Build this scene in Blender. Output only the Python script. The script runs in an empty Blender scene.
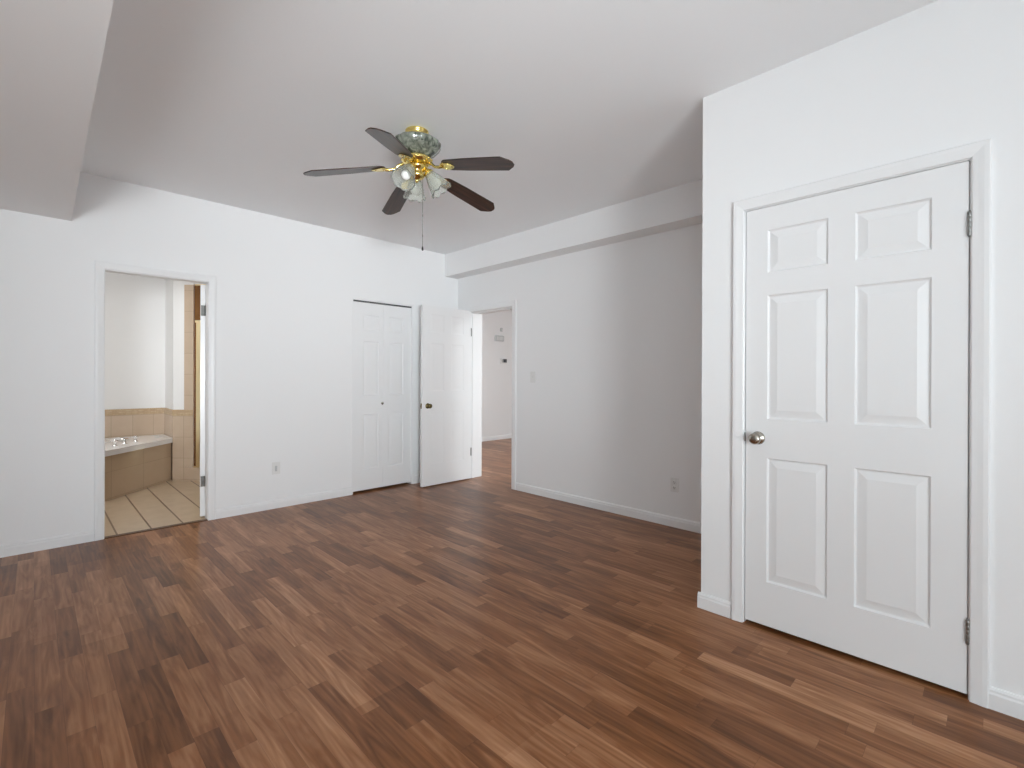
import bpy, bmesh, math, random
from mathutils import Vector, Matrix, Euler
random.seed(7)
S = bpy.context.scene
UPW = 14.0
SBW = 33.0
WORLDW = 7.3
HALLW_ = 66.0
BATHW = 17.0
COL = S.collection
R = math.radians

# ---------------------------------------------------------------- camera
cam_d = bpy.data.cameras.new('camera')
cam = bpy.data.objects.new('camera', cam_d); COL.objects.link(cam)
cam_d.sensor_width = 36.0; cam_d.sensor_fit = 'HORIZONTAL'
cam_d.lens = 481.33 / 1024 * 36.0
cam_d.shift_y = (378.42 - 384) / 1024
cam_d.clip_start = 0.03
yaw, pitch, roll = R(44.878), R(0.067), R(0.203)
r0 = Vector((math.cos(yaw), -math.sin(yaw), 0)); f0 = Vector((math.sin(yaw), math.cos(yaw), 0)); u0 = Vector((0, 0, 1))
f1 = f0 * math.cos(pitch) - u0 * math.sin(pitch); u1 = u0 * math.cos(pitch) + f0 * math.sin(pitch)
r2 = r0 * math.cos(roll) + u1 * math.sin(roll); u2 = u1 * math.cos(roll) - r0 * math.sin(roll)
M = Matrix((r2, u2, -f1)).transposed().to_4x4(); M.translation = Vector((0, 0, 1.2162))
cam.matrix_world = M
S.camera = cam

# ---------------------------------------------------------------- world, lights, exposure
S.view_settings.view_transform = 'Standard'
S.view_settings.look = 'None'
S.view_settings.gamma = 1.0
S.view_settings.use_curve_mapping = False
S.view_settings.exposure = 0.0
S.cycles.use_denoising = True
S.cycles.max_bounces = 12
S.cycles.diffuse_bounces = 8
S.cycles.sample_clamp_indirect = 6.0
W = bpy.data.worlds.new('overcast_sky'); S.world = W; W.use_nodes = True
bg = W.node_tree.nodes['Background']
bg.inputs[0].default_value = (0.84, 0.95, 1.0, 1); bg.inputs[1].default_value = WORLDW

def area(name, loc, rot, sx, sy, power, col=(1, 1, 1), portal=False):
    l = bpy.data.lights.new(name, 'AREA'); l.shape = 'RECTANGLE'; l.size = sx; l.size_y = sy
    l.energy = power; l.color = col
    o = bpy.data.objects.new(name, l); COL.objects.link(o); o.location = loc; o.rotation_euler = rot
    if portal: l.cycles.is_portal = True
    return o
# window openings (room rear wall, room left wall, hall rear wall): x0,x1,z0,z1
REAR = (-1.55, 0.35, 0.15, 2.10)
LEFTW = (-2.3, -0.9, 0.80, 2.05)       # y0,y1
HALLW = (4.5, 6.6, 0.6, 2.15)
area('window_portal', ((REAR[0]+REAR[1])/2, -2.73, (REAR[2]+REAR[3])/2), (R(90), 0, 0), REAR[1]-REAR[0], REAR[3]-REAR[2], 1, portal=True)
area('window_portal', (-1.83, (LEFTW[0]+LEFTW[1])/2, (LEFTW[2]+LEFTW[3])/2), (R(90), 0, R(-90)), LEFTW[1]-LEFTW[0], LEFTW[3]-LEFTW[2], 1, portal=True)
area('window_portal', ((HALLW[0]+HALLW[1])/2, -0.12, (HALLW[2]+HALLW[3])/2), (R(90), 0, 0), HALLW[1]-HALLW[0], HALLW[3]-HALLW[2], 1, portal=True)
area('hall_ceiling_lamp_light', (5.3, 1.9, 2.62), (0, 0, 0), 0.6, 0.6, HALLW_, (0.90, 0.97, 1.0))
up = area('ceiling_fill_light', (0.2, -0.3, 0.25), (R(180), 0, 0), 1.2, 1.2, UPW, (0.84, 0.945, 1.0))  # added fill aimed upward to brighten the ceiling; no such lamp in the room
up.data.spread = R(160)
sb = area('far_wall_fill_light', (-1.25, -3.2, 1.15), (0, 0, 0), 1.0, 1.0, SBW, (0.92, 0.97, 1.0))  # added softbox outside the rear window, narrow beam brightening far wall and ceiling
sb.rotation_euler = (Vector((2.3, 4.7, 2.15)) - Vector((-1.25, -3.2, 1.15))).to_track_quat('-Z', 'Y').to_euler()
sb.data.spread = R(50)
area('hall_ceiling_lamp_light', (4.45, 5.6, 2.62), (0, 0, 0), 0.5, 0.5, HALLW_ * 0.27, (0.90, 0.97, 1.0))
area('bathroom_lamp_light', (0.22, 5.75, 2.64), (0, 0, 0), 0.4, 0.4, BATHW, (1.0, 0.965, 0.92))

# ---------------------------------------------------------------- dimensions (metres)
YA = 4.706      # far-left wall plane (bathroom door, bifold closet)
XB = 3.728      # far-right wall plane (behind the closet block)
TB = 0.20       # its thickness
XC = 2.5205     # closet block face (large six panel door)
YC = 1.101      # closet block end
H = 2.706
TA = 0.085
X0, Y0 = -1.7, -2.6

# ---------------------------------------------------------------- materials
def mat(name):
    m = bpy.data.materials.new(name); m.use_nodes = True
    nt = m.node_tree; b = nt.nodes['Principled BSDF']
    return m, nt, b
def N(nt, t, **k):
    n = nt.nodes.new(t)
    for a, v in k.items(): setattr(n, a, v)
    return n
def math_n(nt, op, a, b=None, c=None):
    n = N(nt, 'ShaderNodeMath', operation=op)
    for i, v in enumerate((a, b, c)):
        if v is None: continue
        if isinstance(v, (int, float)): n.inputs[i].default_value = v
        else: nt.links.new(v, n.inputs[i])
    return n.outputs[0]
def simple(name, col, rough=0.5, metal=0.0, bump=None, spec=0.5, coat=0.0):
    m, nt, b = mat(name)
    b.inputs['Base Color'].default_value = (*col, 1); b.inputs['Roughness'].default_value = rough
    b.inputs['Metallic'].default_value = metal; b.inputs['Specular IOR Level'].default_value = spec
    b.inputs['Coat Weight'].default_value = coat
    if bump:
        sc, st = bump
        tc = N(nt, 'ShaderNodeTexCoord'); n = N(nt, 'ShaderNodeTexNoise'); n.inputs['Scale'].default_value = sc
        n.inputs['Detail'].default_value = 4
        bp = N(nt, 'ShaderNodeBump'); bp.inputs['Strength'].default_value = st; bp.inputs['Distance'].default_value = 0.002
        nt.links.new(tc.outputs['Object'], n.inputs['Vector']); nt.links.new(n.outputs['Fac'], bp.inputs['Height'])
        nt.links.new(bp.outputs[0], b.inputs['Normal'])
    return m
M_wall = simple('wall_paint', (0.86, 0.865, 0.87), 0.55, bump=(60, 0.15), spec=0.3)
M_trim = simple('trim_paint', (0.84, 0.845, 0.85), 0.32, bump=(25, 0.04))
M_door = simple('door_paint', (0.84, 0.845, 0.85), 0.30, bump=(25, 0.04))
M_nickel = simple('satin_nickel', (0.42, 0.39, 0.34), 0.25, 1.0)
M_steel = simple('hinge_steel', (0.28, 0.28, 0.27), 0.35, 1.0)
M_brassold = simple('antique_brass', (0.16, 0.12, 0.05), 0.28, 1.0)
M_gold = simple('polished_brass', (0.86, 0.68, 0.24), 0.18, 1.0)
M_plastic = simple('white_plastic', (0.78, 0.78, 0.77), 0.35)
M_dark = simple('dark_plastic', (0.03, 0.03, 0.035), 0.4)
M_grey = simple('grey_plastic', (0.55, 0.56, 0.56), 0.45)
M_tub = simple('white_acrylic', (0.94, 0.945, 0.95), 0.2, coat=0.3)
M_chrome = simple('chrome', (0.8, 0.8, 0.8), 0.08, 1.0)
M_chain = simple('chain_metal', (0.25, 0.24, 0.22), 0.4, 1.0)
M_track = simple('dark_track', (0.10, 0.10, 0.10), 0.5, 0.6)
M_void = simple('closet_interior_paint', (0.5, 0.5, 0.5), 0.8)
M_vinyl = simple('window_vinyl', (0.82, 0.82, 0.82), 0.35)
M_bulb = simple('bulb_glass', (0.95, 0.95, 0.93), 0.15)

# ceiling: painted board with faint panel joints
def ceiling_mat():
    m, nt, b = mat('ceiling_paint')
    b.inputs['Base Color'].default_value = (0.90, 0.915, 0.93, 1); b.inputs['Roughness'].default_value = 0.7
    b.inputs['Specular IOR Level'].default_value = 0.2
    tc = N(nt, 'ShaderNodeTexCoord'); sp = N(nt, 'ShaderNodeSeparateXYZ'); nt.links.new(tc.outputs['Object'], sp.inputs[0])
    # joints run along X, 1.22 m apart, one of them at y = 1.63
    nz = N(nt, 'ShaderNodeTexNoise'); nz.inputs['Scale'].default_value = 1.7; nt.links.new(tc.outputs['Object'], nz.inputs['Vector'])
    def line(co, at, step, w):
        t = math_n(nt, 'SUBTRACT', co, at); t = math_n(nt, 'DIVIDE', t, step)
        t = math_n(nt, 'ADD', t, 0.5); t = math_n(nt, 'FRACT', t); t = math_n(nt, 'SUBTRACT', t, 0.5)
        t = math_n(nt, 'ABSOLUTE', t); t = math_n(nt, 'MULTIPLY', t, step)
        return math_n(nt, 'LESS_THAN', t, w)
    a = line(sp.outputs[1], 1.63, 1.22 * 2, 0.004)
    gate = math_n(nt, 'GREATER_THAN', nz.outputs['Fac'], 0.47)
    a = math_n(nt, 'MULTIPLY', a, gate)
    n2 = N(nt, 'ShaderNodeTexNoise'); n2.inputs['Scale'].default_value = 90; nt.links.new(tc.outputs['Object'], n2.inputs['Vector'])
    hgt = math_n(nt, 'ADD', a, math_n(nt, 'MULTIPLY', n2.outputs['Fac'], 0.25))
    bp = N(nt, 'ShaderNodeBump'); bp.inputs['Strength'].default_value = 0.35; bp.inputs['Distance'].default_value = 0.003
    nt.links.new(hgt, bp.inputs['Height']); nt.links.new(bp.outputs[0], b.inputs['Normal'])
    return m
M_ceil = ceiling_mat()

def floor_mat():
    m, nt, b = mat('laminate_planks')
    L = nt.links.new
    tc = N(nt, 'ShaderNodeTexCoord'); sp = N(nt, 'ShaderNodeSeparateXYZ'); L(tc.outputs['Object'], sp.inputs[0])
    w = 0.0755; ln = 0.62
    gx = math_n(nt, 'DIVIDE', math_n(nt, 'ADD', sp.outputs[0], 4.0 * w * 10 - 0.007), w)
    row = math_n(nt, 'FLOOR', gx)
    wr = N(nt, 'ShaderNodeTexWhiteNoise', noise_dimensions='1D'); L(row, wr.inputs['W'])
    gy = math_n(nt, 'ADD', math_n(nt, 'DIVIDE', sp.outputs[1], ln), math_n(nt, 'MULTIPLY', wr.outputs['Value'], 7.31))
    cell = math_n(nt, 'FLOOR', gy)
    cv = N(nt, 'ShaderNodeCombineXYZ'); L(row, cv.inputs[0]); L(cell, cv.inputs[1])
    wn = N(nt, 'ShaderNodeTexWhiteNoise', noise_dimensions='2D'); L(cv.outputs[0], wn.inputs['Vector'])
    # broad board tone: three strips make one board
    brow = math_n(nt, 'FLOOR', math_n(nt, 'DIVIDE', row, 3.0))
    bw = N(nt, 'ShaderNodeTexWhiteNoise', noise_dimensions='1D'); L(brow, bw.inputs['W'])
    by = math_n(nt, 'FLOOR', math_n(nt, 'ADD', math_n(nt, 'DIVIDE', sp.outputs[1], 1.28), math_n(nt, 'MULTIPLY', bw.outputs['Value'], 5.7)))
    bv = N(nt, 'ShaderNodeCombineXYZ'); L(brow, bv.inputs[0]); L(by, bv.inputs[1]); bv.inputs[2].default_value = 3
    bn = N(nt, 'ShaderNodeTexWhiteNoise', noise_dimensions='3D'); L(bv.outputs[0], bn.inputs['Vector'])
    # grain coordinates: stretched along Y, shifted per strip
    off = N(nt, 'ShaderNodeVectorMath', operation='MULTIPLY'); L(wn.outputs['Color'], off.inputs[0]); off.inputs[1].default_value = (9, 9, 9)
    pos = N(nt, 'ShaderNodeVectorMath', operation='ADD'); L(tc.outputs['Object'], pos.inputs[0]); L(off.outputs[0], pos.inputs[1])
    st = N(nt, 'ShaderNodeVectorMath', operation='MULTIPLY'); L(pos.outputs[0], st.inputs[0]); st.inputs[1].default_value = (14, 1.5, 1)
    n1 = N(nt, 'ShaderNodeTexNoise'); n1.inputs['Scale'].default_value = 1.6; n1.inputs['Detail'].default_value = 6; n1.inputs['Distortion'].default_value = 1.3
    L(st.outputs[0], n1.inputs['Vector'])
    st2 = N(nt, 'ShaderNodeVectorMath', operation='MULTIPLY'); L(pos.outputs[0], st2.inputs[0]); st2.inputs[1].default_value = (60, 2.4, 1)
    n2 = N(nt, 'ShaderNodeTexNoise'); n2.inputs['Scale'].default_value = 2.2; n2.inputs['Detail'].default_value = 3
    L(st2.outputs[0], n2.inputs['Vector'])
    wv = N(nt, 'ShaderNodeTexWave', wave_type='BANDS', bands_direction='X'); wv.inputs['Scale'].default_value = 1.0; wv.inputs['Distortion'].default_value = 7
    wv.inputs['Detail'].default_value = 2.0; wv.inputs['Detail Scale'].default_value = 0.6
    st3 = N(nt, 'ShaderNodeVectorMath', operation='MULTIPLY'); L(pos.outputs[0], st3.inputs[0]); st3.inputs[1].default_value = (16, 1.1, 1)
    L(st3.outputs[0], wv.inputs['Vector'])
    v = math_n(nt, 'MULTIPLY', wn.outputs['Value'], 0.34)
    v = math_n(nt, 'ADD', v, math_n(nt, 'MULTIPLY', bn.outputs['Value'], 0.12))
    v = math_n(nt, 'ADD', v, math_n(nt, 'MULTIPLY', n1.outputs['Fac'], 0.90))
    v = math_n(nt, 'ADD', v, math_n(nt, 'MULTIPLY', n2.outputs['Fac'], 0.13))
    v = math_n(nt, 'ADD', v, math_n(nt, 'MULTIPLY', wv.outputs['Fac'], 0.06))
    v = math_n(nt, 'SUBTRACT', v, 0.35)
    cr = N(nt, 'ShaderNodeValToRGB'); L(v, cr.inputs[0])
    e = cr.color_ramp.elements
    e[0].position = 0.10; e[0].color = (0.110, 0.039, 0.013, 1)
    e[1].position = 0.92; e[1].color = (0.58, 0.32, 0.18, 1)
    x = cr.color_ramp.elements.new(0.42); x.color = (0.245, 0.098, 0.037, 1)
    x = cr.color_ramp.elements.new(0.66); x.color = (0.385, 0.183, 0.087, 1)
    # seams
    fx = math_n(nt, 'FRACT', gx); fx = math_n(nt, 'MINIMUM', fx, math_n(nt, 'SUBTRACT', 1.0, fx)); fx = math_n(nt, 'MULTIPLY', fx, w)
    fy = math_n(nt, 'FRACT', gy); fy = math_n(nt, 'MINIMUM', fy, math_n(nt, 'SUBTRACT', 1.0, fy)); fy = math_n(nt, 'MULTIPLY', fy, ln)
    sm = math_n(nt, 'LESS_THAN', math_n(nt, 'MINIMUM', fx, fy), 0.0008)
    mx = N(nt, 'ShaderNodeMix', data_type='RGBA', blend_type='MULTIPLY'); L(math_n(nt, 'MULTIPLY', sm, 0.35), mx.inputs[0])
    L(cr.outputs[0], mx.inputs[6]); mx.inputs[7].default_value = (0.25, 0.2, 0.2, 1)
    L(mx.outputs[2], b.inputs['Base Color'])
    b.inputs['Roughness'].default_value = 0.24
    b.inputs['Specular IOR Level'].default_value = 0.22
    rr = math_n(nt, 'ADD', 0.277, math_n(nt, 'MULTIPLY', n1.outputs['Fac'], 0.03)); L(rr, b.inputs['Roughness'])
    return m
M_floor = floor_mat()

def tile_mat(name, c1, c2, grout, sx, sz, off=(0, 0, 0), gw=0.004, rough=0.25, uaxis=0, vaxis=2, mottled=6):
    m, nt, b = mat(name); L = nt.links.new
    tc = N(nt, 'ShaderNodeTexCoord'); sp = N(nt, 'ShaderNodeSeparateXYZ'); L(tc.outputs['Object'], sp.inputs[0])
    U = math_n(nt, 'DIVIDE', math_n(nt, 'SUBTRACT', sp.outputs[uaxis], off[0]), sx)
    V = math_n(nt, 'DIVIDE', math_n(nt, 'SUBTRACT', sp.outputs[vaxis], off[1]), sz)
    cu = math_n(nt, 'FLOOR', U); cv_ = math_n(nt, 'FLOOR', V)
    cc = N(nt, 'ShaderNodeCombineXYZ'); L(cu, cc.inputs[0]); L(cv_, cc.inputs[1])
    wn = N(nt, 'ShaderNodeTexWhiteNoise', noise_dimensions='2D'); L(cc.outputs[0], wn.inputs['Vector'])
    nz = N(nt, 'ShaderNodeTexNoise'); nz.inputs['Scale'].default_value = mottled; nz.inputs['Detail'].default_value = 5; L(tc.outputs['Object'], nz.inputs['Vector'])
    f = math_n(nt, 'ADD', math_n(nt, 'MULTIPLY', nz.outputs['Fac'], 0.8), math_n(nt, 'MULTIPLY', wn.outputs['Value'], 0.25))
    mx = N(nt, 'ShaderNodeMix', data_type='RGBA'); L(f, mx.inputs[0]); mx.inputs[6].default_value = (*c1, 1); mx.inputs[7].default_value = (*c2, 1)
    def edge(t, s):
        fr = math_n(nt, 'FRACT', t); fr = math_n(nt, 'MINIMUM', fr, math_n(nt, 'SUBTRACT', 1.0, fr)); return math_n(nt, 'MULTIPLY', fr, s)
    g = math_n(nt, 'LESS_THAN', math_n(nt, 'MINIMUM', edge(U, sx), edge(V, sz)), gw)
    m2 = N(nt, 'ShaderNodeMix', data_type='RGBA'); L(g, m2.inputs[0]); L(mx.outputs[2], m2.inputs[6]); m2.inputs[7].default_value = (*grout, 1)
    L(m2.outputs[2], b.inputs['Base Color']); b.inputs['Roughness'].default_value = rough
    bp = N(nt, 'ShaderNodeBump', invert=True); bp.inputs['Strength'].default_value = 0.4; bp.inputs['Distance'].default_value = 0.002
    L(g, bp.inputs['Height']); L(bp.outputs[0], b.inputs['Normal'])
    return m
BE1, BE2 = (0.50, 0.375, 0.27), (0.63, 0.505, 0.39)
M_tfloor = tile_mat('bathroom_floor_tile', (0.44, 0.34, 0.23), (0.60, 0.48, 0.35), (0.16, 0.10, 0.06), 0.212, 9.0, off=(0.46-0.212*3, 0.32), vaxis=1, gw=0.006, rough=0.3, mottled=9)
M_twall = tile_mat('bathroom_wall_tile', BE1, BE2, (0.42, 0.33, 0.24), 0.20, 0.245, off=(0.05, 0.02), gw=0.002)
M_apron = tile_mat('tub_apron_tile', (0.52, 0.39, 0.26), (0.64, 0.49, 0.35), (0.45, 0.34, 0.24), 0.30, 0.26, off=(0.05, 0.02), gw=0.0015)
M_border = tile_mat('border_tile', (0.34, 0.22, 0.12), (0.70, 0.56, 0.38), (0.5, 0.36, 0.22), 0.06, 0.02, off=(0, 0), gw=0.003, mottled=40)
M_palebrass = simple('pale_brass', (0.92, 0.78, 0.48), 0.3, 1.0)
def bronze_glass():
    m, nt, b = mat('bronze_shower_glass')
    b.inputs['Base Color'].default_value = (0.22, 0.10, 0.03, 1); b.inputs['Metallic'].default_value = 0.5
    b.inputs['Roughness'].default_value = 0.12
    return m
M_bronze = bronze_glass()

def blade_mat():
    m, nt, b = mat('dark_rosewood'); L = nt.links.new
    tc = N(nt, 'ShaderNodeTexCoord'); mp = N(nt, 'ShaderNodeMapping'); mp.inputs['Scale'].default_value = (2.5, 45, 8)
    n = N(nt, 'ShaderNodeTexNoise'); n.inputs['Scale'].default_value = 1.5; n.inputs['Detail'].default_value = 4
    L(tc.outputs['Object'], mp.inputs[0]); L(mp.outputs[0], n.inputs['Vector'])
    cr = N(nt, 'ShaderNodeValToRGB'); L(n.outputs['Fac'], cr.inputs[0])
    cr.color_ramp.elements[0].position = 0.35; cr.color_ramp.elements[0].color = (0.012, 0.005, 0.003, 1)
    cr.color_ramp.elements[1].position = 0.70; cr.color_ramp.elements[1].color = (0.075, 0.030, 0.016, 1)
    L(cr.outputs[0], b.inputs['Base Color']); b.inputs['Roughness'].default_value = 0.30
    return m
M_blade = blade_mat()
def marble_mat():
    m, nt, b = mat('green_marbled_enamel'); L = nt.links.new
    tc = N(nt, 'ShaderNodeTexCoord'); mp = N(nt, 'ShaderNodeMapping'); mp.inputs['Scale'].default_value = (1, 1, 0.5)
    n = N(nt, 'ShaderNodeTexNoise'); n.inputs['Scale'].default_value = 22; n.inputs['Detail'].default_value = 5; n.inputs['Distortion'].default_value = 1.5
    L(tc.outputs['Object'], mp.inputs[0]); L(mp.outputs[0], n.inputs['Vector'])
    cr = N(nt, 'ShaderNodeValToRGB'); L(n.outputs['Fac'], cr.inputs[0])
    cr.color_ramp.elements[0].position = 0.38; cr.color_ramp.elements[0].color = (0.035, 0.045, 0.032, 1)
    cr.color_ramp.elements[1].position = 0.66; cr.color_ramp.elements[1].color = (0.27, 0.29, 0.24, 1)
    L(cr.outputs[0], b.inputs['Base Color']); b.inputs['Roughness'].default_value = 0.12; b.inputs['Coat Weight'].default_value = 0.6
    return m
M_marble = marble_mat()
def shade_mat():
    m, nt, b = mat('frosted_shade_glass')
    b.inputs['Base Color'].default_value = (0.90, 0.93, 0.88, 1); b.inputs['Roughness'].default_value = 0.18
    b.inputs['Transmission Weight'].default_value = 0.80; b.inputs['IOR'].default_value = 1.25
    return m
M_shade = shade_mat()
def pane_mat():
    m, nt, b = mat('window_glass'); L = nt.links.new
    g = N(nt, 'ShaderNodeBsdfGlossy'); g.inputs['Roughness'].default_value = 0.02
    t = N(nt, 'ShaderNodeBsdfTransparent'); mx = N(nt, 'ShaderNodeMixShader'); mx.inputs[0].default_value = 0.06
    L(t.outputs[0], mx.inputs[1]); L(g.outputs[0], mx.inputs[2]); L(mx.outputs[0], nt.nodes['Material Output'].inputs[0])
    return m
M_pane = pane_mat()

# ---------------------------------------------------------------- mesh helpers
class MB:
    def __init__(s): s.v = []; s.f = []; s.sm = []
    def quad(s, *pts, smooth=False):
        n = len(s.v); s.v += [tuple(p) for p in pts]; s.f.append(tuple(range(n, n + len(pts)))); s.sm.append(smooth)
    def box(s, x0, x1, y0, y1, z0, z1):
        n = len(s.v)
        s.v += [(x0,y0,z0),(x1,y0,z0),(x1,y1,z0),(x0,y1,z0),(x0,y0,z1),(x1,y0,z1),(x1,y1,z1),(x0,y1,z1)]
        for f in ((0,3,2,1),(4,5,6,7),(0,1,5,4),(1,2,6,5),(2,3,7,6),(3,0,4,7)):
            s.f.append(tuple(n+i for i in f)); s.sm.append(False)
    def prism(s, pts, fn, closed=True, cap=True):
        """pts: 2D profile, fn(p, t) -> 3D for t in 0,1"""
        n = len(s.v); k = len(pts)
        s.v += [tuple(fn(p, 0)) for p in pts] + [tuple(fn(p, 1)) for p in pts]
        for i in range(k if closed else k - 1):
            j = (i + 1) % k; s.f.append((n+i, n+j, n+k+j, n+k+i)); s.sm.append(False)
        if cap and closed:
            s.f.append(tuple(n+i for i in reversed(range(k)))); s.f.append(tuple(n+k+i for i in range(k))); s.sm += [False, False]
    def lathe(s, prof, seg=32, mtx=None, flute=0, famp=0.0, scallop=None):
        """prof: (r,z) list around Z, then mtx"""
        mtx = mtx or Matrix()
        n = len(s.v); k = len(prof)
        for i in range(seg):
            a = 2 * math.pi * i / seg
            for j, (r, z) in enumerate(prof):
                q = j / max(1, k - 1)
                rr = r * (1 + famp * math.cos(flute * a) * math.sin(math.pi * min(1, q * 1.0))) if flute and r > 1e-5 else r
                zz = z + (scallop[1] * math.cos(scallop[0] * a) * q ** 6 if scallop else 0)
                s.v.append(tuple(mtx @ Vector((rr * math.cos(a), rr * math.sin(a), zz))))
        for i in range(seg):
            i2 = (i + 1) % seg
            for j in range(k - 1):
                s.f.append((n+i*k+j, n+i2*k+j, n+i2*k+j+1, n+i*k+j+1)); s.sm.append(True)
    def tube(s, pts, r, seg=10):
        pts = [Vector(p) for p in pts]; n = len(s.v); rs = r if isinstance(r, (list, tuple)) else [r] * len(pts)
        up = Vector((0, 0, 1))
        for i, p in enumerate(pts):
            d = (pts[min(i+1, len(pts)-1)] - pts[max(i-1, 0)]).normalized()
            u = d.cross(up) if abs(d.dot(up)) < 0.97 else d.cross(Vector((1, 0, 0)))
            u.normalize(); w = d.cross(u)
            for k in range(seg):
                a = 2 * math.pi * k / seg; s.v.append(tuple(p + rs[i] * (u * math.cos(a) + w * math.sin(a))))
        for i in range(len(pts) - 1):
            for k in range(seg):
                k2 = (k + 1) % seg; s.f.append((n+i*seg+k, n+i*seg+k2, n+(i+1)*seg+k2, n+(i+1)*seg+k)); s.sm.append(True)
        s.f.append(tuple(n+k for k in range(seg))); s.f.append(tuple(n+(len(pts)-1)*seg+k for k in range(seg))); s.sm += [False, False]
    def build(s, name, m, parent=None, bevel=0, merge=True, mtx=None, solid=0, segs=2):
        me = bpy.data.meshes.new(name); me.from_pydata(s.v, [], s.f)
        for p, q in zip(me.polygons, s.sm): p.use_smooth = q
        bm = bmesh.new(); bm.from_mesh(me)
        if merge: bmesh.ops.remove_doubles(bm, verts=bm.verts, dist=1e-6)
        bmesh.ops.recalc_face_normals(bm, faces=bm.faces)
        if mtx: bmesh.ops.transform(bm, matrix=mtx, verts=bm.verts)
        bm.to_mesh(me); bm.free()
        me.materials.append(m)
        o = bpy.data.objects.new(name, me); COL.objects.link(o)
        if parent: o.parent = parent
        if solid:
            md = o.modifiers.new('thickness', 'SOLIDIFY'); md.thickness = solid; md.offset = 0
        if bevel:
            md = o.modifiers.new('bevel', 'BEVEL'); md.width = bevel; md.segments = segs; md.limit_method = 'ANGLE'; md.angle_limit = R(40)
        return o
def structure(o):
    o['kind'] = 'structure'; return o
def empty(name, loc, rotz=0):
    o = bpy.data.objects.new(name, None); COL.objects.link(o); o.location = loc; o.rotation_euler = (0, 0, rotz); o.empty_display_size = 0.1; return o
def tag(o, label, cat, group=None):
    o['label'] = label; o['category'] = cat
    if group: o['group'] = group
    return o

# ---------------------------------------------------------------- shell
m = MB(); m.box(X0-.12, 8.2, Y0-.12, YA+0.015, -0.1, 0); m.box(XB+0.02, 8.2, YA+0.015, 7.05, -0.1, 0); m.box(2.2, XB+0.02, YA+0.015, 5.5, -0.1, 0)
structure(m.build('floor', M_floor, merge=False))
m = MB(); m.box(-0.9, 2.2, YA+0.015, 7.5, -0.1, 0.004)
structure(m.build('floor_tile', M_tfloor)); bpy.data.objects['floor_tile'].name = 'floor_bathroom'
m = MB(); m.box(X0-.12, 8.2, Y0-.12, 7.5, H, H+0.1)
structure(m.build('ceiling', M_ceil))

# wall A with two openings
BX0, BX1, BZ = 0.367, 1.067, 2.03          # bathroom opening (rough)
FX0, FX1, FZ = 2.345, 3.081, 2.035         # bifold opening
m = MB()
y0, y1 = YA, YA+TA
m.box(X0-.12, BX0, y0, y1, 0, H); m.box(BX1, FX0, y0, y1, 0, H); m.box(FX1, XB+TB, y0, y1, 0, H)
m.box(BX0, BX1, y0, y1, BZ, H); m.box(FX0, FX1, y0, y1, FZ, H)
structure(m.build('wall_back', M_wall))
# wall B with the entry opening
EY0, EY1, EZ = 3.728, 4.492, 2.014
m = MB()
m.box(XB, XB+TB, -0.12, EY0, 0, H); m.box(XB, XB+TB, EY1, y0, 0, H); m.box(XB, XB+TB, EY0, EY1, EZ, H); m.box(XB, XB+TB, y1, 6.9, 0, H)
structure(m.build('wall_far_right', M_wall))
# closet block: face with door opening, end wall
CY0, CY1, CZ = 0.055, 0.897, 2.066
TC = 0.11
m = MB()
m.box(XC, XC+TC, Y0, CY0, 0, H); m.box(XC, XC+TC, CY1, YC, 0, H); m.box(XC, XC+TC, CY0, CY1, CZ, H)
m.box(XC+TC, XB, YC-0.10, YC, 0, H)
structure(m.build('wall_right', M_wall))
m = MB(); m.box(XC+TC+.6, XC+TC+.65, -0.12, YC-.1, 0, H); m.box(XC+TC, XC+TC+.6, -0.12, -0.07, 0, H)
structure(m.build('wall_closet', M_void))
# rear wall with window, left wall with window
m = MB()
a0, a1, c0, c1 = REAR
m.box(X0-.12, a0, Y0-.12, Y0, 0, H); m.box(a1, XC+TC, Y0-.12, Y0, 0, H); m.box(a0, a1, Y0-.12, Y0, 0, c0); m.box(a0, a1, Y0-.12, Y0, c1, H)
structure(m.build('wall_rear', M_wall))
m = MB()
a0, a1, c0, c1 = LEFTW
m.box(X0-.12, X0, Y0, a0, 0, H); m.box(X0-.12, X0, a1, YA, 0, H); m.box(X0-.12, X0, a0, a1, 0, c0); m.box(X0-.12, X0, a0, a1, c1, H)
structure(m.build('wall_left', M_wall))
# hall walls
m = MB(); m.box(XB+TB, 8.2, 6.9, 7.02, 0, H)
structure(m.build('wall_hall_back', M_wall))
m = MB(); m.box(8.08, 8.2, 0.0, 6.9, 0, H)
structure(m.build('wall_hall_right', M_wall))
m = MB()
a0, a1, c0, c1 = HALLW
m.box(XB+TB, a0, -0.12, 0, 0, H); m.box(a1, 8.2, -0.12, 0, 0, H); m.box(a0, a1, -0.12, 0, 0, c0); m.box(a0, a1, -0.12, 0, c1, H)
structure(m.build('wall_hall_rear', M_wall))
# bifold closet interior
m = MB(); m.box(2.2, 2.25, y1, 5.4, 0, H); m.box(2.25, XB, 5.4, 5.45, 0, H)
structure(m.build('wall_bifold_closet', M_void))

# dropped soffits
m = MB(); m.box(3.537, XB, YC, YA, 2.438, H)
structure(m.build('trim_1', M_wall))
m = MB(); n_ = [(0.196, YA), (0.176, 2.9), (0.140, Y0), (X0, Y0), (X0, YA)]
m.prism(n_, lambda p, t: (p[0], p[1], 2.336 + t * (H - 2.336)))
structure(m.build('trim_2', M_wall))

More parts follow.
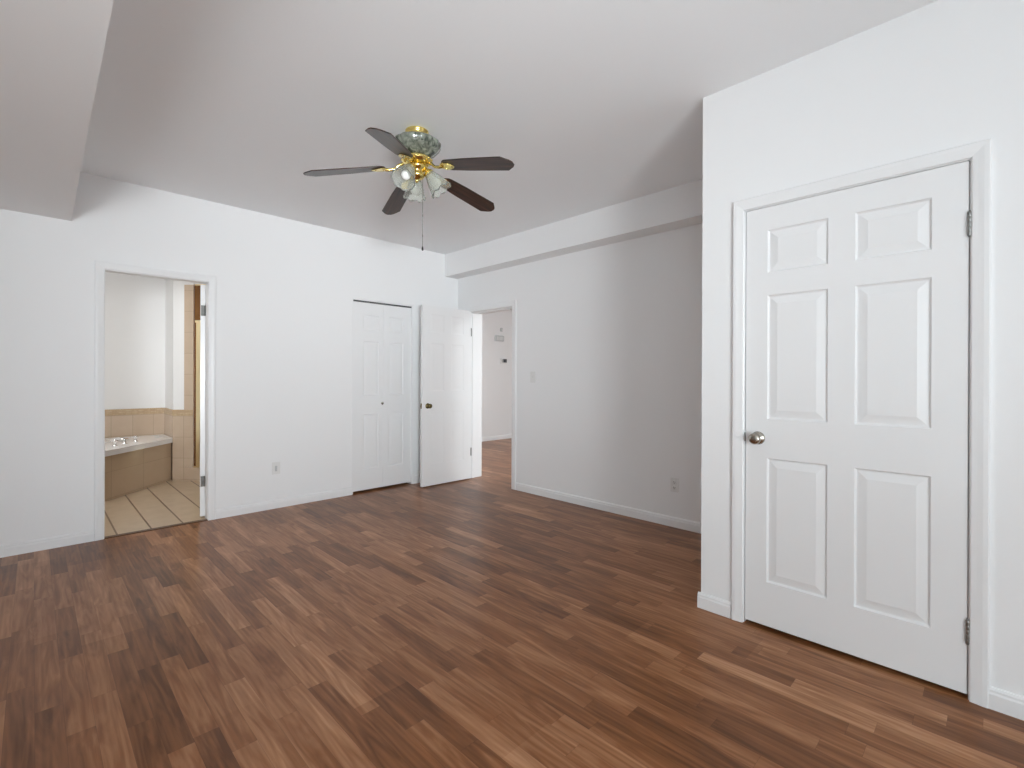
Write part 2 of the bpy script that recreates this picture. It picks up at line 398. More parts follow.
# windows (frame, sash bars, pane) behind the camera
def window(name, mapf, a0, a1, c0, c1):
    """mapf(u, d, z): u along wall, d depth into room"""
    def bx(mb, u0, u1, d0, d1, z0, z1):
        pts = [mapf(u, d, z) for u in (u0, u1) for d in (d0, d1) for z in (z0, z1)]
        xs, ys, zs = zip(*pts); mb.box(min(xs), max(xs), min(ys), max(ys), min(zs), max(zs))
    f = MB()
    bx(f, a0, a1, 0.0, 0.06, c0, c0+.05); bx(f, a0, a1, 0, .06, c1-.05, c1); bx(f, a0, a0+.05, 0, .06, c0+.05, c1-.05); bx(f, a1-.05, a1, 0, .06, c0+.05, c1-.05)
    mid = (a0+a1)/2; bx(f, mid-.03, mid+.03, 0, .06, c0+.05, c1-.05)
    root = structure(f.build(name, M_vinyl))
    p = MB(); bx(p, a0+.05, mid-.03, .027, .033, c0+.05, c1-.05); bx(p, mid+.03, a1-.05, .027, .033, c0+.05, c1-.05)
    p.build('window_pane', M_pane, root)
    s = MB(); bx(s, a0-.06, a1+.06, .12, .18, c0-.03, c0); s.build('window_sill', M_trim, root)
window('window_1', lambda u, d, z: (u, Y0-.12+d, z), *REAR)
window('window_2', lambda u, d, z: (X0-.12+d, u, z), *LEFTW)
window('window_3', lambda u, d, z: (u, -.12+d, z), *HALLW)

# ---------------------------------------------------------------- baseboards and casings
BP = [(0, 0), (0.014, 0), (0.014, 0.055), (0.011, 0.062), (0.011, 0.070), (0.006, 0.078), (0, 0.080)]
def base_seg(mb, p0, p1, nrm):
    p0, p1, nrm = Vector(p0), Vector(p1), Vector(nrm)
    mb.prism(BP, lambda p, t: tuple(p0.lerp(p1, t) + nrm * p[0]) [:2] + (p[1],))
m = MB()
base_seg(m, (X0, YA, 0), (0.323, YA, 0), (0, -1, 0)); base_seg(m, (1.109, YA, 0), (2.345, YA, 0), (0, -1, 0)); base_seg(m, (3.104, YA, 0), (XB, YA, 0), (0, -1, 0))
structure(m.build('baseboard_back', M_trim))
m = MB(); base_seg(m, (XB, YC, 0), (XB, 3.664, 0), (-1, 0, 0)); base_seg(m, (XB, 4.556, 0), (XB, YA, 0), (-1, 0, 0))
structure(m.build('baseboard_far_right', M_trim))
m = MB(); base_seg(m, (XC, 0.944, 0), (XC, YC+.014, 0), (-1, 0, 0)); base_seg(m, (XC, Y0, 0), (XC, 0.016, 0), (-1, 0, 0)); base_seg(m, (XC, YC, 0), (XB, YC, 0), (0, 1, 0))
structure(m.build('baseboard_right', M_trim))
m = MB(); base_seg(m, (X0, Y0, 0), (X0, YA, 0), (1, 0, 0)); structure(m.build('baseboard_left', M_trim))
m = MB(); base_seg(m, (X0, Y0, 0), (XC, Y0, 0), (0, 1, 0)); structure(m.build('baseboard_rear', M_trim))
m = MB(); base_seg(m, (XB+TB, 6.9, 0), (8.08, 6.9, 0), (0, -1, 0)); base_seg(m, (XB+TB, 4.556, 0), (XB+TB, 6.9, 0), (1, 0, 0)); base_seg(m, (XB+TB, 0, 0), (XB+TB, 3.664, 0), (1, 0, 0))
structure(m.build('baseboard_hall', M_trim))

# casing profile: (offset outward from opening, thickness)
CP = [(0, 0), (0, 0.009), (0.004, 0.012), (0.022, 0.014), (0.040, 0.017), (0.056, 0.017), (0.062, 0.013), (0.062, 0)]
def casing(name, mapf, u0, u1, ztop, w=0.062, legs=(True, True)):
    """mapf(u, d, z) -> world, d = out of the wall; mitred three-sided casing"""
    k = w / 0.062; m = MB()
    P = [(p * k, q) for p, q in CP]
    if legs[0]: m.prism(P, lambda p, t: mapf(u0 - p[0], p[1], 0 if t == 0 else ztop + p[0]))
    if legs[1]: m.prism(P, lambda p, t: mapf(u1 + p[0], p[1], 0 if t == 0 else ztop + p[0]))
    m.prism(P, lambda p, t: mapf((u0 - p[0]) if t == 0 else (u1 + p[0]), p[1], ztop + p[0]))
    return structure(m.build(name, M_trim))
def jamb(name, bxf, u0, u1, ztop, d0, d1, r=0.0145, stop=None):
    m = MB()
    bxf(m, u0-r, u0, d0, d1, 0, ztop+r); bxf(m, u1, u1+r, d0, d1, 0, ztop+r); bxf(m, u0, u1, d0, d1, ztop, ztop+r)
    if stop:
        bxf(m, u0, u0+.010, *stop, 0, ztop); bxf(m, u1-.010, u1, *stop, 0, ztop); bxf(m, u0+.01, u1-.01, *stop, ztop-.010, ztop)
    return structure(m.build(name, M_trim))
mapA = lambda u, d, z: (u, YA - d, z)
bxA = lambda mb, u0, u1, d0, d1, z0, z1: mb.box(u0, u1, YA + d0, YA + d1, z0, z1)
casing('trim_3', mapA, 0.379, 1.053, 2.020, 0.056)
jamb('trim_4', bxA, 0.383, 1.051, 2.014, -0.001, TA+.001)
# flush edge strips beside the bifold
m = MB(); m.box(2.345, 2.357, YA-.003, YA+TA, 0, 2.035); m.box(3.069, 3.081, YA-.003, YA+TA, 0, 2.035); m.box(2.357, 3.069, YA+.01, YA+TA, 2.026, 2.035)
m.box(3.081, 3.104, YA-.010, YA, 0, 2.05);
structure(m.build('trim_5', M_trim, merge=False))
mapB = lambda u, d, z: (XB - d, u, z)
bxB = lambda mb, u0, u1, d0, d1, z0, z1: mb.box(XB + d0, XB + d1, u0, u1, z0, z1)
casing('trim_6', mapB, 3.738, 4.482, 2.004, 0.062)
jamb('trim_7', bxB, 3.742, 4.478, 2.000, -0.001, TB+.001, stop=(0.045, 0.08))
mapBh = lambda u, d, z: (XB + TB + d, u, z)
casing('trim_8', mapBh, 3.738, 4.482, 2.004, 0.062)
mapC = lambda u, d, z: (XC - d, u, z)
bxC = lambda mb, u0, u1, d0, d1, z0, z1: mb.box(XC + d0, XC + d1, u0, u1, z0, z1)
casing('trim_9', mapC, 0.066, 0.886, 2.054, 0.054)
jamb('trim_10', bxC, 0.0695, 0.8825, 2.0505, -0.001, TC, stop=(0.045, 0.08))
# bathroom threshold
m = MB(); m.prism([(YA-.012, 0), (YA-.006, .006), (YA+.03, .008), (YA+.04, .004), (YA+.04, 0)], lambda p, t: (0.383 + t * (1.051-.383), p[0], p[1]))
structure(m.build('trim_11', simple('dark_wood_threshold', (0.10, 0.045, 0.02), 0.35)))

# ---------------------------------------------------------------- panel doors
def panel_face(mb, W_, H_, panels, mapf, deep=0.009, edge=0.007, slope=0.032, field=0.002, flip=False):
    """front surface W_ x H_ with raised panels; mapf(u, v, d), d<0 into the leaf"""
    us = sorted({0, W_} | {p[0] for p in panels} | {p[1] for p in panels}); vs = sorted({0, H_} | {p[2] for p in panels} | {p[3] for p in panels})
    for i in range(len(us)-1):
        for j in range(len(vs)-1):
            uc, vc = (us[i]+us[i+1])/2, (vs[j]+vs[j+1])/2
            if any(p[0] < uc < p[1] and p[2] < vc < p[3] for p in panels): continue
            mb.quad(*[mapf(u, v, 0) for u, v in ((us[i], vs[j]), (us[i+1], vs[j]), (us[i+1], vs[j+1]), (us[i], vs[j+1]))])
    for (a, b, c, d) in panels:
        rings = [(0, 0), (edge*.35, -deep*.45), (edge, -deep), (edge+.005, -deep), (edge+.005+slope*.9, -field-.0008), (edge+.005+slope, -field)]
        def ring(o, dd): return [mapf(*q, dd) for q in ((a+o, c+o), (b-o, c+o), (b-o, d-o), (a+o, d-o))]
        for (o1, d1), (o2, d2) in zip(rings, rings[1:]):
            q1, q2 = ring(o1, d1), ring(o2, d2)
            for k in range(4): mb.quad(q1[k], q1[(k+1) % 4], q2[(k+1) % 4], q2[k])
        mb.quad(*ring(*rings[-1]))
def door_leaf(name, W_, H_, T_, panels, parent, mtx, two=True, **k):
    """local: u along X 0..W, front at y=0 facing -Y, back y=T"""
    m = MB()
    panel_face(m, W_, H_, panels, lambda u, v, d: (u, -d, v), **k)
    panel_face(m, W_, H_, panels if two else [], lambda u, v, d: (u, T_ + d, v), **k)
    m.quad((0,0,0),(0,T_,0),(0,T_,H_),(0,0,H_)); m.quad((W_,0,0),(W_,T_,0),(W_,T_,H_),(W_,0,H_))
    # subdivided top/bottom/side joins
    m.quad((0,0,0),(W_,0,0),(W_,T_,0),(0,T_,0)); m.quad((0,0,H_),(W_,0,H_),(W_,T_,H_),(0,T_,H_))
    o = m.build(name, M_door, parent, mtx=mtx)
    return o
def knob_mb(mb, base, axis, s=1.0, length=0.062):
    z = Vector(axis).normalized(); q = z.to_track_quat('Z', 'Y').to_matrix().to_4x4(); q.translation = Vector(base)
    rose = [(0, 0), (0.031*s, 0), (0.032*s, 0.003*s), (0.027*s, 0.008*s), (0.013*s, 0.011*s), (0.0105*s, 0.016*s), (0.0105*s, 0.028*s),
            (0.016*s, 0.033*s), (0.0245*s, 0.039*s), (0.0275*s, 0.047*s), (0.0265*s, 0.055*s), (0.021*s, 0.061*s), (0.010*s, 0.064*s), (0, 0.0645*s)]
    mb.lathe(rose, 28, q)
def hinge_part(parent, p, axis_dir, leafdir, h=0.089, r=0.0065, m=None, leafw=0.03):
    """knuckle barrel plus two thin leaves"""
    mb = MB(); x, y, z = p
    prof = [(0, z-h/2)]
    for k in range(5):
        a = z - h/2 + k * h/5
        prof += [(r*.93, a), (r, a+.0008), (r, a+h/5-.0008), (r*.93, a+h/5)]
    mb.lathe(prof + [(0, z+h/2)], 14, Matrix.Translation((x, y, 0)))
    mb.lathe([(0, z+h/2), (r*.8, z+h/2), (r*.5, z+h/2+.005), (0, z+h/2+.006)], 12, Matrix.Translation((x, y, 0)))
    mb.lathe([(0, z-h/2-.006), (r*.5, z-h/2-.005), (r*.8, z-h/2), (0, z-h/2)], 12, Matrix.Translation((x, y, 0)))
    dx, dy = leafdir
    px, py = -dy, dx
    c = [(x + dx*t + px*w_, y + dy*t + py*w_) for t, w_ in ((0, -.001), (leafw, -.001), (leafw, .001), (0, .001))]
    mb.prism(c, lambda q, t: (q[0], q[1], z - h/2 + t*h))
    return mb.build('hinge', m or M_steel, parent)

# --- closet door on the right (door_1): leaf y .073...879, face flush with wall
LH = 2.030
leafW = 0.806; yl = 0.0725
rows = [(1.730, 1.937), (1.020, 1.621), (0.230, 0.832)]
cols = [(0.174+.005, 0.425+.005), (0.525+.005, 0.776+.005)]
z0 = 0.018
pan = [(c[0]-yl, c[1]-yl, r_[0]-z0, r_[1]-z0) for c in cols for r_ in rows]
# local X -> world Y ; front faces world -X
mtx = Matrix(((0, 1, 0, XC + 0.002), (1, 0, 0, yl), (0, 0, 1, z0), (0, 0, 0, 1)))
door1 = door_leaf('door_1', leafW, LH, 0.035, pan, None, mtx)
structure(door1)
kb = MB(); knob_mb(kb, (XC+.002, 0.820, 0.926), (-1, 0, 0)); kb.build('door_knob', M_nickel, door1)
lt = MB(); lt.box(XC-.004, XC+.012, 0.8787, 0.8823, 0.905, 0.948); lt.build('latch_strike', M_steel, door1)
for hz in (1.807, 0.258): hinge_part(door1, (XC-.0045, 0.0712, hz), 0, (0.35, 0.0))

# --- bifold closet door (door_2): two leaves with three panels each
b2 = empty('door_2', (2.357, YA, 0)); structure(b2)
bw = 0.3545; bz0 = 0.022; BH = 1.988
rz = [(1.718, 1.880), (1.020, 1.600), (0.240, 0.825)]
for k in range(2):
    xx = 2.3575 + k * (bw + 0.002)
    pl = [((2.479, 2.662), (2.785, 2.968))[k]]
    pp = [(pl[0][0]-xx, pl[0][1]-xx, a - bz0, b_ - bz0) for a, b_ in rz]
    mt = Matrix.Translation((xx, YA+.016, bz0)); mt = Matrix.Translation(-Vector(b2.location)) @ mt
    lf = door_leaf('bifold_leaf', bw, BH, 0.030, pp, b2, mt, two=False, deep=0.006, slope=0.022)
    if k == 1:
        kk = MB(); kk.lathe([(0, 0), (.007, 0), (.006, .012), (.013, .018), (.0155, .024), (.011, .030), (0, .031)], 20,
                            Matrix.Translation(Vector((2.695, YA+.016, 0.935)) - Vector(b2.location)) @ Matrix.Rotation(R(90), 4, 'X'))
        kk.build('knob', M_nickel, lf)
        lf.children[0].location = (0.0, 0, 0)
tr = MB(); tr.box(2.357, 3.069, YA+.008, YA+.05, 2.012, 2.026)
tr.build('bifold_track', M_track, b2, mtx=Matrix.Translation(-Vector(b2.location)))

# --- open entry door (door_3), leaf parallel to wall A
EX0, EXW, EYF = 3.031, 0.694, 4.440
rows3 = [(1.720, 1.925), (1.064, 1.600), (0.248, 0.830)]
ez0 = 0.012
cw = (EXW - .11*2 - .10) / 2
pe = [(a, a + cw, r_[0]-ez0, r_[1]-ez0) for a in (.11, .11 + cw + .10) for r_ in rows3]
door3 = door_leaf('door_3', EXW, 2.018-ez0, 0.035, pe, None, Matrix.Translation((EX0, EYF, ez0)), deep=0.0025, slope=0.028, edge=0.010)
structure(door3)
kb = MB(); knob_mb(kb, (3.103, EYF, 0.902), (0, -1, 0), 0.95); knob_mb(kb, (3.103, EYF+.035, 0.902), (0, 1, 0), 0.95); kb.build('door_knob', M_brassold, door3)
lt = MB(); lt.box(EX0-.002, EX0+.001, EYF+.007, EYF+.028, 0.873, 0.930); lt.box(EX0-.009, EX0-.001, EYF+.012, EYF+.023, 0.893, 0.909); lt.build('latch_plate', M_brassold, door3)
for hz in (1.762, 0.330): hinge_part(door3, (XB-.001, EYF-.004, hz), 0, (0.6, 0.8), leafw=.02)
sp_ = MB(); sp_.box(XB-.004, XB+.03, 3.7415, 3.7435, 0.878, 0.936); s_ = sp_.build('strike_plate', M_steel, bpy.data.objects['trim_7'])

# --- bathroom door (door_4) swung past square into the bathroom, hinge edge in view
ang = R(102)   # leaf direction from hinge, measured from -X... closed position runs to -X
hp = Vector((1.050, YA+TA+0.002, 0))
dv = Vector((math.cos(R(76)), math.sin(R(76)), 0))          # leaf runs away into the bathroom
nv = Vector((-dv.y, dv.x, 0))                               # towards the opening
mt = Matrix(((dv.x, nv.x, 0, hp.x), (dv.y, nv.y, 0, hp.y), (0, 0, 1, 0.02), (0, 0, 0, 1)))
pb = [(a, a+.19, r_[0], r_[1]) for a in (.10, .37) for r_ in ((.22, .81), (1.0, 1.6), (1.71, 1.9))]
door4 = door_leaf('door_4', 0.655, 1.985, 0.035, pb, None, mt)
structure(door4)
for hz in (1.783, 0.320):
    hm = MB(); hm.box(1.018, 1.046, hp.y-.0030, hp.y-.001, hz-.045, hz+.045)
    for k in range(4): hm.lathe([(0, 0), (.0035, 0), (.002, .0015), (0, .0015)], 10, Matrix.Translation((1.028 + .008*(k % 2), hp.y-.003, hz-.032+.021*k)) @ Matrix.Rotation(R(90), 4, 'X'))
    for k in range(5): hm.lathe([(0, hz-.045+k*.018+.0005), (.0065, hz-.045+k*.018+.0005), (.0065, hz-.045+k*.018+.0175), (0, hz-.045+k*.018+.0175)], 14, Matrix.Translation((1.0485, hp.y-.006, 0)))
    hm.build('hinge', M_steel, door4)
# ---------------------------------------------------------------- bathroom
P0 = Vector((1.17, 6.78, 0)); P1 = P0 + Vector((.707, -.707, 0)) * 0.232   # diagonal wall piece then shower opening
P2 = P0 + Vector((.707, -.707, 0)) * 0.95
YBB = 7.30
def vwall(mb, a, b, th, z0, z1, n):
    a, b, n = Vector(a), Vector(b), Vector(n).normalized()
    mb.prism([a[:2], b[:2], (b + n*th)[:2], (a + n*th)[:2]], lambda p, t: (p[0], p[1], z0 + t*(z1-z0)))
ndiag = Vector((.707, .707, 0))
m = MB(); m.box(-0.9, 2.3, YBB, YBB+.1, 0, H); structure(m.build('wall_bathroom_back', M_wall))
m = MB(); m.box(1.17, 1.27, P0.y+.045, YBB, 0, H); structure(m.build('wall_bathroom_right', M_wall))
m = MB(); vwall(m, P0, P1, .1, 0, H, ndiag); vwall(m, P1, P2, .1, 2.30, H, ndiag); structure(m.build('wall_shower_front', M_wall, merge=False))
m = MB(); m.box(-0.93, -0.83, YA+TA, YBB, 0, H); structure(m.build('wall_bathroom_left', M_wall))
m = MB(); m.box(2.2, 2.3, 5.45, YBB, 0, H); structure(m.build('wall_shower_right', M_wall))
m = MB()
WT = 0.83
m.box(-0.8, 1.17, YBB-.01, YBB, 0, WT-.07); m.box(1.16, 1.17, P0.y, YBB-.01, 0, WT-.07)
vwall(m, P0, P0 + Vector((.707, -.707, 0))*.125, -.008, 0, WT-.07, ndiag)
vwall(m, P0 + Vector((.707, -.707, 0))*.125, P1, -.008, 0.16, 2.29, ndiag)
structure(m.build('trim_12', M_twall, merge=False))
m = MB()
m.box(-0.8, 1.17, YBB-.014, YBB, WT-.07, WT); m.box(1.156, 1.17, P0.y, YBB-.014, WT-.07, WT)
vwall(m, P0, P0 + Vector((.707, -.707, 0))*.23, -.012, WT-.07, WT, ndiag)
structure(m.build('trim_13', M_border, merge=False))
# shower curb
m = MB(); vwall(m, P0 + Vector((.707, -.707, 0))*.06, P2, -.015, 0.004, 0.158, ndiag); vwall(m, P1, P2, .1, 0.004, 0.158, ndiag)
structure(m.build('trim_14', M_twall, merge=False))

# shower door: brass frame and bronze glass in the diagonal opening
sh = empty('shower_enclosure', (P1.x, P1.y, 0.158)); tag(sh, 'brass framed bronze glass shower door above tiled curb, seen past the bathroom doorway', 'shower door')
inv = Matrix.Translation(-Vector(sh.location))
dd = Vector((.707, -.707, 0))
def pdg(t, n, z): v = P1 + dd*t + ndiag*n; return (v.x, v.y, z)
def dbox(mb, t0, t1, n0, n1, z0, z1):
    mb.prism([(t0, n0), (t1, n0), (t1, n1), (t0, n1)], lambda p, q: pdg(p[0], p[1], z0 + q*(z1-z0)))
g = MB(); dbox(g, 0.001, 0.69, .006, .012, .17, 2.285); g.build('glass_panel', M_bronze, sh, mtx=inv)
g = MB(); dbox(g, 0.040, 0.110, -.020, .005, .158, 1.85); g.build('door_stile', M_palebrass, sh, mtx=inv)
g = MB(); dbox(g, 0.026, 0.66, -.020, .005, 1.85, 1.875); g.build('top_rail', M_palebrass, sh, mtx=inv)
g = MB(); dbox(g, 0.001, 0.69, .01, .06, 2.285, 2.30); g.build('header', M_palebrass, sh, mtx=inv)
g = MB(); dbox(g, 0.001, 0.69, -.004, .06, .158, .17); g.build('sill_rail', M_palebrass, sh, mtx=inv)

# corner tub with diagonal front
TZ = 0.50
A_, B_ = Vector((0.300, 5.850, 0)), Vector((1.155, 6.830, 0))
tub = empty('bathtub', (0.5, 6.8, 0)); tag(tub, 'white corner bathtub with chrome taps and beige tiled angled apron in the bathroom', 'bathtub')
it = Matrix.Translation(-Vector(tub.location))
da = (B_ - A_).normalized(); na = Vector((-da.y, da.x, 0))
Al = A_ - da * 1.3
ap = MB()
ap.prism([Al[:2], B_[:2], (B_ + na*.05)[:2], (Al + na*.05)[:2]], lambda p, t: (p[0], p[1], 0.004 + t*(TZ-.05)))
ap.build('apron', M_apron, tub, mtx=it)
# rim: outline polygon with oval basin hole
out = [(-0.79, 4.9+.02), (A_-da*1.1)[:2], (B_ - na*.03 + da*0.0)[:2], (1.155, 6.86), (1.155, 7.285), (-0.79, 7.285)]
out = [(-0.50, 4.95), tuple((B_ - na*.03)[:2]), (1.155, 6.90), (1.155, 7.285), (-0.79, 7.285), (-0.79, 4.95)]
Pa = A_ - da*1.0 - na*.03
out[0] = (Pa.x, Pa.y); out[-1] = (-0.79, Pa.y)
cx_, cy_ = 0.10, 6.72
def oval(a, k=1.0):
    u, v = math.cos(a)*.62*k, math.sin(a)*.30*k
    return (cx_ + da.x*u + na.x*v - .05, cy_ + da.y*u + na.y*v)
NS = 48
def ray_out(a):
    ox, oy = oval(a); dx, dy = ox-cx_, oy-cy_; best = None
    for i in range(len(out)):
        x1, y1_ = out[i]; x2, y2 = out[(i+1) % len(out)]
        den = dx*(y2-y1_) - dy*(x2-x1)
        if abs(den) < 1e-9: continue
        t = ((x1-cx_)*(y2-y1_) - (y1_-cy_)*(x2-x1))/den; s_ = ((x1-cx_)*dy - (y1_-cy_)*dx)/den
        if t > 0 and -1e-6 <= s_ <= 1+1e-6 and (best is None or t < best): best = t
    return (cx_ + dx*(best or 1), cy_ + dy*(best or 1))
angs = sorted([2*math.pi*i/NS for i in range(NS)])
# add corner angles
rim = MB()
def cornang(p):
    best = min((abs(math.atan2((ray_out(k*.002)[1]-cy_), (ray_out(k*.002)[0]-cx_)) - math.atan2(p[1]-cy_, p[0]-cx_)), k*.002) for k in range(3142))
    return best[1]
angs = sorted(angs + [cornang(p) for p in out])
n = len(angs)
O = [ray_out(a) for a in angs]
for i in range(n):
    j = (i+1) % n; a, b = angs[i], angs[j]
    i1, i2 = oval(a), oval(b); o1, o2 = O[i], O[j]
    rim.quad((*o1, TZ), (*o2, TZ), (*i2, TZ), (*i1, TZ))
    rim.quad((*o1, TZ), (*o2, TZ), (*o2, TZ-.055), (*o1, TZ-.055))
    prev = (1.0, TZ)
    for kk, zz in ((.97, TZ-.015), (.90, TZ-.2), (.78, TZ-.34), (.5, TZ-.38), (.001, TZ-.385)):
        rim.quad((*oval(a, prev[0]), prev[1]), (*oval(b, prev[0]), prev[1]), (*oval(b, kk), zz), (*oval(a, kk), zz), smooth=True); prev = (kk, zz)
rim.build('tub_shell', M_tub, tub, mtx=it)
def tap(x, y):
    t = MB(); t.lathe([(0, TZ), (.026, TZ), (.024, TZ+.008), (.011, TZ+.014), (.010, TZ+.04), (.022, TZ+.046), (.024, TZ+.058), (.015, TZ+.066), (0, TZ+.067)], 20, Matrix.Translation((x, y, 0)))
    t.tube([(x-.035, y, TZ+.055), (x+.035, y, TZ+.055)], .006); t.tube([(x, y-.035, TZ+.055), (x, y+.035, TZ+.055)], .006)
    t.build('tap_handle', M_chrome, tub, mtx=it)
tap(0.60, 6.38); tap(0.80, 6.66)
t = MB(); t.lathe([(0, TZ), (.03, TZ), (.026, TZ+.01), (.014, TZ+.016), (.013, TZ+.05)], 20, Matrix.Translation((0.69, 6.51, 0)))
t.tube([(0.69, 6.51, TZ+.03), (0.68, 6.515, TZ+.05), (0.65, 6.54, TZ+.060), (0.60, 6.58, TZ+.050), (.585, 6.59, TZ+.03)], [.012, .012, .013, .012, .010], 14)
t.build('spout', M_chrome, tub, mtx=it)
t = MB(); t.box(1.02, 1.10, 7.00, 7.06, TZ, TZ+.006)
for k in range(4): t.box(1.027+.019*k, 1.036+.019*k, 7.005, 7.055, TZ+.006, TZ+.010)
t.build('overflow_grille', M_grey, tub, mtx=it)
t = MB(); t.tube([(0.35, 6.30, TZ+.012), (.48, 6.50, TZ+.030), (0.62, 6.70, TZ+.030), (.76, 6.92, TZ+.012)], .011); t.build('grab_bar', M_chrome, tub, mtx=it)

# ---------------------------------------------------------------- wall plates and hall fittings
def duplex(loc, rotz, label):
    r_ = empty('wall_outlet', loc, rotz); tag(r_, label, 'outlet')
    p = MB(); p.box(-.036, .036, -.006, 0, -.058, .058); p.build('cover_plate', M_plastic, r_, bevel=.003)
    for zc in (-.022, .022):
        s = MB(); s.lathe([(0, 0), (.0165, 0), (.0165, .004), (0, .004)], 20, Matrix.Translation((0, -.006, zc)) @ Matrix.Rotation(R(90), 4, 'X'))
        s.build('receptacle', M_plastic, r_)
    for zc in (-.022, .022):
        q = MB(); q.box(-.008, -.005, -.0105, -.0099, zc-.002, zc+.008); q.box(.005, .008, -.0105, -.0099, zc-.002, zc+.008); q.box(-.002, .002, -.0105, -.0099, zc-.011, zc-.006)
        q.build('socket_slots', M_dark, r_)
    return r_
duplex((1.822, 0, 0), 0, 'x').location = (XB, 1.85, 0.345)
o = [x for x in bpy.data.objects if x.name == 'wall_outlet'][0]; o.rotation_euler = (0, 0, R(-90))
tag(o, 'white wall outlet low on the right hand grey wall, near the closet corner', 'outlet')
# phone/cable plate on wall A
r_ = empty('cable_plate', (1.601, YA, 0.372)); tag(r_, 'small white cable wall plate low on the wall between bathroom doorway and bifold closet', 'wall plate')
p = MB(); p.box(-.036, .036, -.006, 0, -.056, .056); p.build('cover_plate', M_plastic, r_, bevel=.003)
p = MB(); p.box(-.012, .006, -.014, -.006, -.028, .022); p.build('jack', M_grey, r_, bevel=.002)
# light switch
r_ = empty('light_switch', (XB, 3.431, 1.226), R(-90)); tag(r_, 'white toggle light switch on the grey wall right of the hall doorway', 'light switch')
p = MB(); p.box(-.036, .036, -.006, 0, -.058, .058); p.build('cover_plate', M_plastic, r_, bevel=.003)
p = MB(); p.prism([(-.006, -.010), (-.018, .004), (-.018, .009), (-.006, .010)], lambda q, t: (-.005 + .01*t, q[0], q[1])); p.build('toggle', M_plastic, r_)
# hall fittings on far wall y=6.9
r_ = empty('door_chime', (6.49, 6.9, 1.99)); tag(r_, 'pale grey door chime box high on the far hall wall', 'door chime')
p = MB(); p.box(-.115, .115, -.05, 0, -.055, .055); p.build('chime_cover', M_grey, r_, bevel=.012, segs=3)
p = MB()
for k in range(5): p.box(-.08+.036*k, -.064+.036*k, -.052, -.049, -.035, .035)
p.build('grille', M_plastic, r_)
r_ = empty('thermostat', (6.62, 6.9, 1.55)); tag(r_, 'dark faced thermostat on the hall wall below the door chime', 'thermostat')
p = MB(); p.box(-.09, .09, -.025, 0, -.05, .05); p.build('housing', M_plastic, r_, bevel=.005)
p = MB(); p.box(-.02, .075, -.028, -.024, -.03, .038); p.build('display', M_dark, r_)
p = MB(); p.box(-.055, -.045, -.028, -.024, -.03, .03); p.build('lever', M_dark, r_)
r_ = empty('alarm_sensor', (6.555, 6.9, 2.165)); tag(r_, 'tiny pale sensor fixed above the chime box on the hall wall', 'sensor')
p = MB(); p.box(-.022, .022, -.035, 0, -.035, .035); p.build('sensor_body', M_grey, r_, bevel=.006)
p = MB(); p.lathe([(0, 0), (.014, 0), (.010, .008), (0, .010)], 16, Matrix.Translation((0, -.035, -.008)) @ Matrix.Rotation(R(90), 4, 'X')); p.build('lens', M_plastic, r_)

# ---------------------------------------------------------------- ceiling fan
FX, FY = 1.645, 2.474
fan = empty('ceiling_fan', (FX, FY, H)); tag(fan, 'brass ceiling fan with five dark wood blades and three glass light shades', 'ceiling fan')
def zz(z): return z - H
c = MB(); c.lathe([(0, 0), (.064, 0), (.070, -.004), (.070, -.010), (.063, -.016), (.061, -.042), (.067, -.048), (.072, -.054), (.069, -.062), (0, -.062)], 40)
c.build('canopy', M_gold, fan)
c = MB(); c.lathe([(0, -.060), (.095, -.061), (.133, -.068), (.144, -.078), (.143, -.090), (.133, -.110), (.110, -.134), (.084, -.154), (.070, -.164), (0, -.166)], 96, flute=16, famp=0.018)
c.build('motor_housing', M_marble, fan)
c = MB(); c.lathe([(0, -.160), (.072, -.162), (.088, -.168), (.092, -.176), (.088, -.188), (.072, -.196), (.060, -.204), (0, -.214)], 48)
for k in range(15):
    a = 2*math.pi*k/15
    mtx_ = Matrix.Rotation(a, 4, 'Z') @ Matrix.Translation((.090, 0, -.178))
    c.lathe([(0, -.007), (.005, -.005), (.007, 0), (.005, .005), (0, .007)], 8, mtx_)
c.build('rotor_ring', M_gold, fan)
# light kit body
c = MB(); c.lathe([(0, -.212), (.062, -.214), (.066, -.222), (.060, -.232), (.046, -.240), (.040, -.252), (.046, -.262), (.048, -.270), (.040, -.282), (.024, -.292), (.010, -.297), (.012, -.303), (.007, -.310), (0, -.311)], 40)
c.build('light_kit', M_gold, fan)
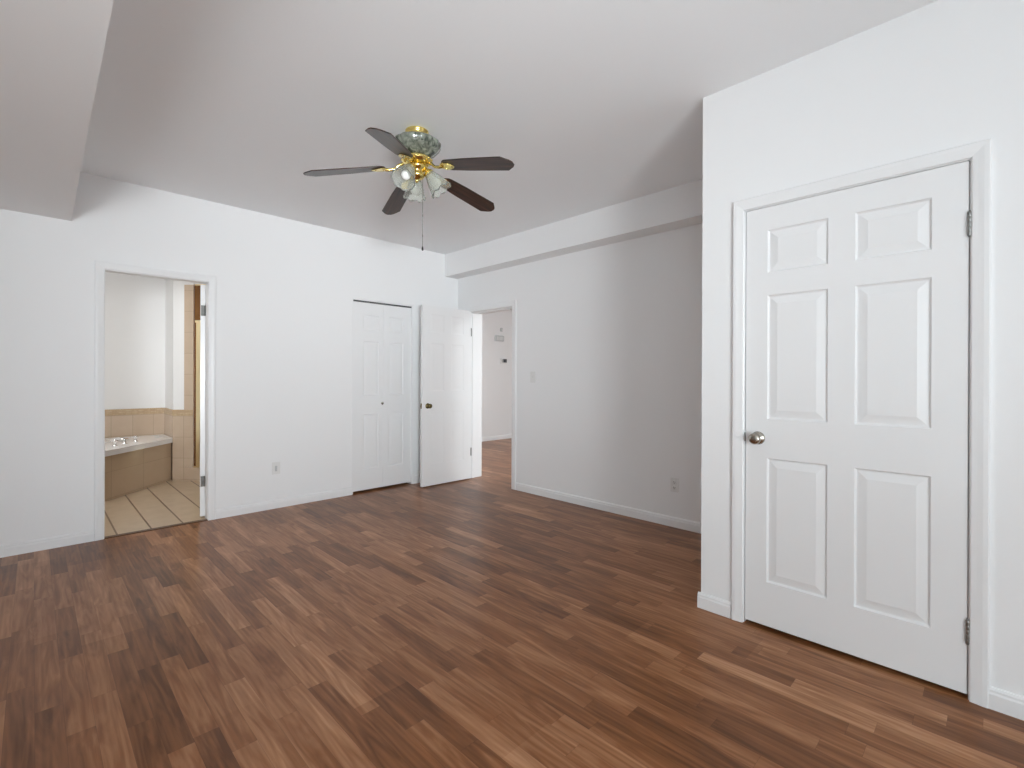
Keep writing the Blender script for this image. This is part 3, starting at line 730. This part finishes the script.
# blades
def blade_outline():
    # (r, t) outline: rounded root, clipped tip
    pts = []
    r1, r2, w1, w2 = .185, .652, .052, .066
    for k in range(9):
        a = math.pi/2 + math.pi*k/8
        pts.append((r1 + .045 + .045*math.cos(a), w1*math.sin(a)))
    pts += [(.35, -.060), (r2-.055, -w2), (r2-.012, -w2+.034), (r2, -w2+.052), (r2, w2-.052), (r2-.012, w2-.034), (r2-.055, w2), (.35, .060)]
    return pts
BA0 = -141.9
root_z, droop, pit = -.209, R(9.2), R(9.5)
def blade_matrix(a):
    return Matrix.Rotation(a, 4, 'Z') @ Matrix.Translation((0.0, 0, root_z)) @ Matrix.Rotation(droop, 4, 'Y') @ Matrix.Rotation(-pit, 4, 'X')
bl0 = None
for k in range(5):
    if k == 0:
        mb = MB(); mb.prism(blade_outline(), lambda p, t: (p[0], p[1], -.003 + .006*t))
        bl0 = mb.build('fan_blade', M_blade, fan, bevel=.0015)
        ir = MB()
        # arm from hub, leaf-shaped plate under the blade
        ir.tube([(.075, 0, .018), (.105, 0, .010), (.135, 0, -.010), (.165, 0, -.012), (.19, 0, -.009)], [.010, .009, .008, .009, .010], 10)
        plate = [(.165, 0), (.18, .022), (.205, .036), (.235, .030), (.262, .012), (.27, 0), (.262, -.012), (.235, -.030), (.205, -.036), (.18, -.022)]
        ir.prism(plate, lambda p, t: (p[0], p[1], -.010 + .005*t))
        for (sx, sy) in ((.2, .018), (.2, -.018), (.245, 0)): ir.lathe([(0, -.013), (.004, -.012), (.005, -.010), (0, -.009)], 10, Matrix.Translation((sx, sy, 0)))
        irn = ir.build('blade_iron', M_gold, bl0, bevel=.001)
        b = bl0
    else:
        b = bl0.copy(); COL.objects.link(b); b.parent = fan
        i2 = irn.copy(); COL.objects.link(i2); i2.parent = b
    b.matrix_local = blade_matrix(R(BA0 + 72*k))
# shades
def bell(mb):
    mb.lathe([(.020, 0), (.026, -.008), (.030, -.022), (.038, -.042), (.045, -.064), (.050, -.086), (.056, -.104), (.064, -.114)], 64, flute=16, famp=0.03, scallop=(8, .005))
sh0 = None
for k, a in enumerate((62, 205, 325)):
    A = Matrix.Rotation(R(a), 4, 'Z')
    tilt = R(38)
    base = Matrix.Translation((.070, 0, -.248)) @ Matrix.Rotation(-tilt, 4, 'Y') @ Matrix.Scale(1.12, 4)
    mt = A @ base
    if k == 0:
        mb = MB(); bell(mb); sh0 = mb.build('lamp_shade', M_shade, fan, solid=.003)
        fm = MB(); fm.lathe([(0, .012), (.016, .012), (.024, .008), (.027, -.002), (.027, -.012), (.0, -.012)], 28)
        ft = fm.build('shade_fitter', M_gold, sh0)
        bm_ = MB(); bm_.lathe([(0, -.012), (.013, -.014), (.013, -.032), (.018, -.044), (.0245, -.060), (.0255, -.074), (.020, -.088), (.010, -.096), (0, -.098)], 28)
        bb_ = bm_.build('light_bulb', M_bulb, sh0)
        s_ = sh0
    else:
        s_ = sh0.copy(); COL.objects.link(s_); s_.parent = fan
        for q in (ft, bb_):
            w_ = q.copy(); COL.objects.link(w_); w_.parent = s_
    s_.matrix_local = mt
    am = MB(); am.tube([(.030, 0, -.236), (.058, 0, -.232), (.070, 0, -.232), (.068, 0, -.244)], [.008, .008, .008, .010], 10)
    am.build('lamp_arm', M_gold, fan, mtx=A)
# pull chains
pc = MB(); dx, dy = .027, -.023
pc.tube([(dx, dy, -.280), (dx, dy, -.700)], .0014, 6)
for k in range(58): pc.lathe([(0, -.0022), (.0020, 0), (0, .0022)], 6, Matrix.Translation((dx, dy, -.297 - k*.007)))
chain = pc.build('pull_chain', M_chain, fan)
pc = MB(); pc.lathe([(0, -.693), (.003, -.695), (.005, -.703), (.006, -.713), (.004, -.721), (0, -.722)], 14, Matrix.Translation((dx, dy, 0)))
pc.build('chain_pendant', M_dark, chain)
for cz in (-.500, -.622):
    pc = MB(); pc.lathe([(0, cz), (.003, cz-.002), (.003, cz-.014), (0, cz-.016)], 10, Matrix.Translation((dx, dy, 0)))
    pc.build('chain_connector', M_chain, chain)
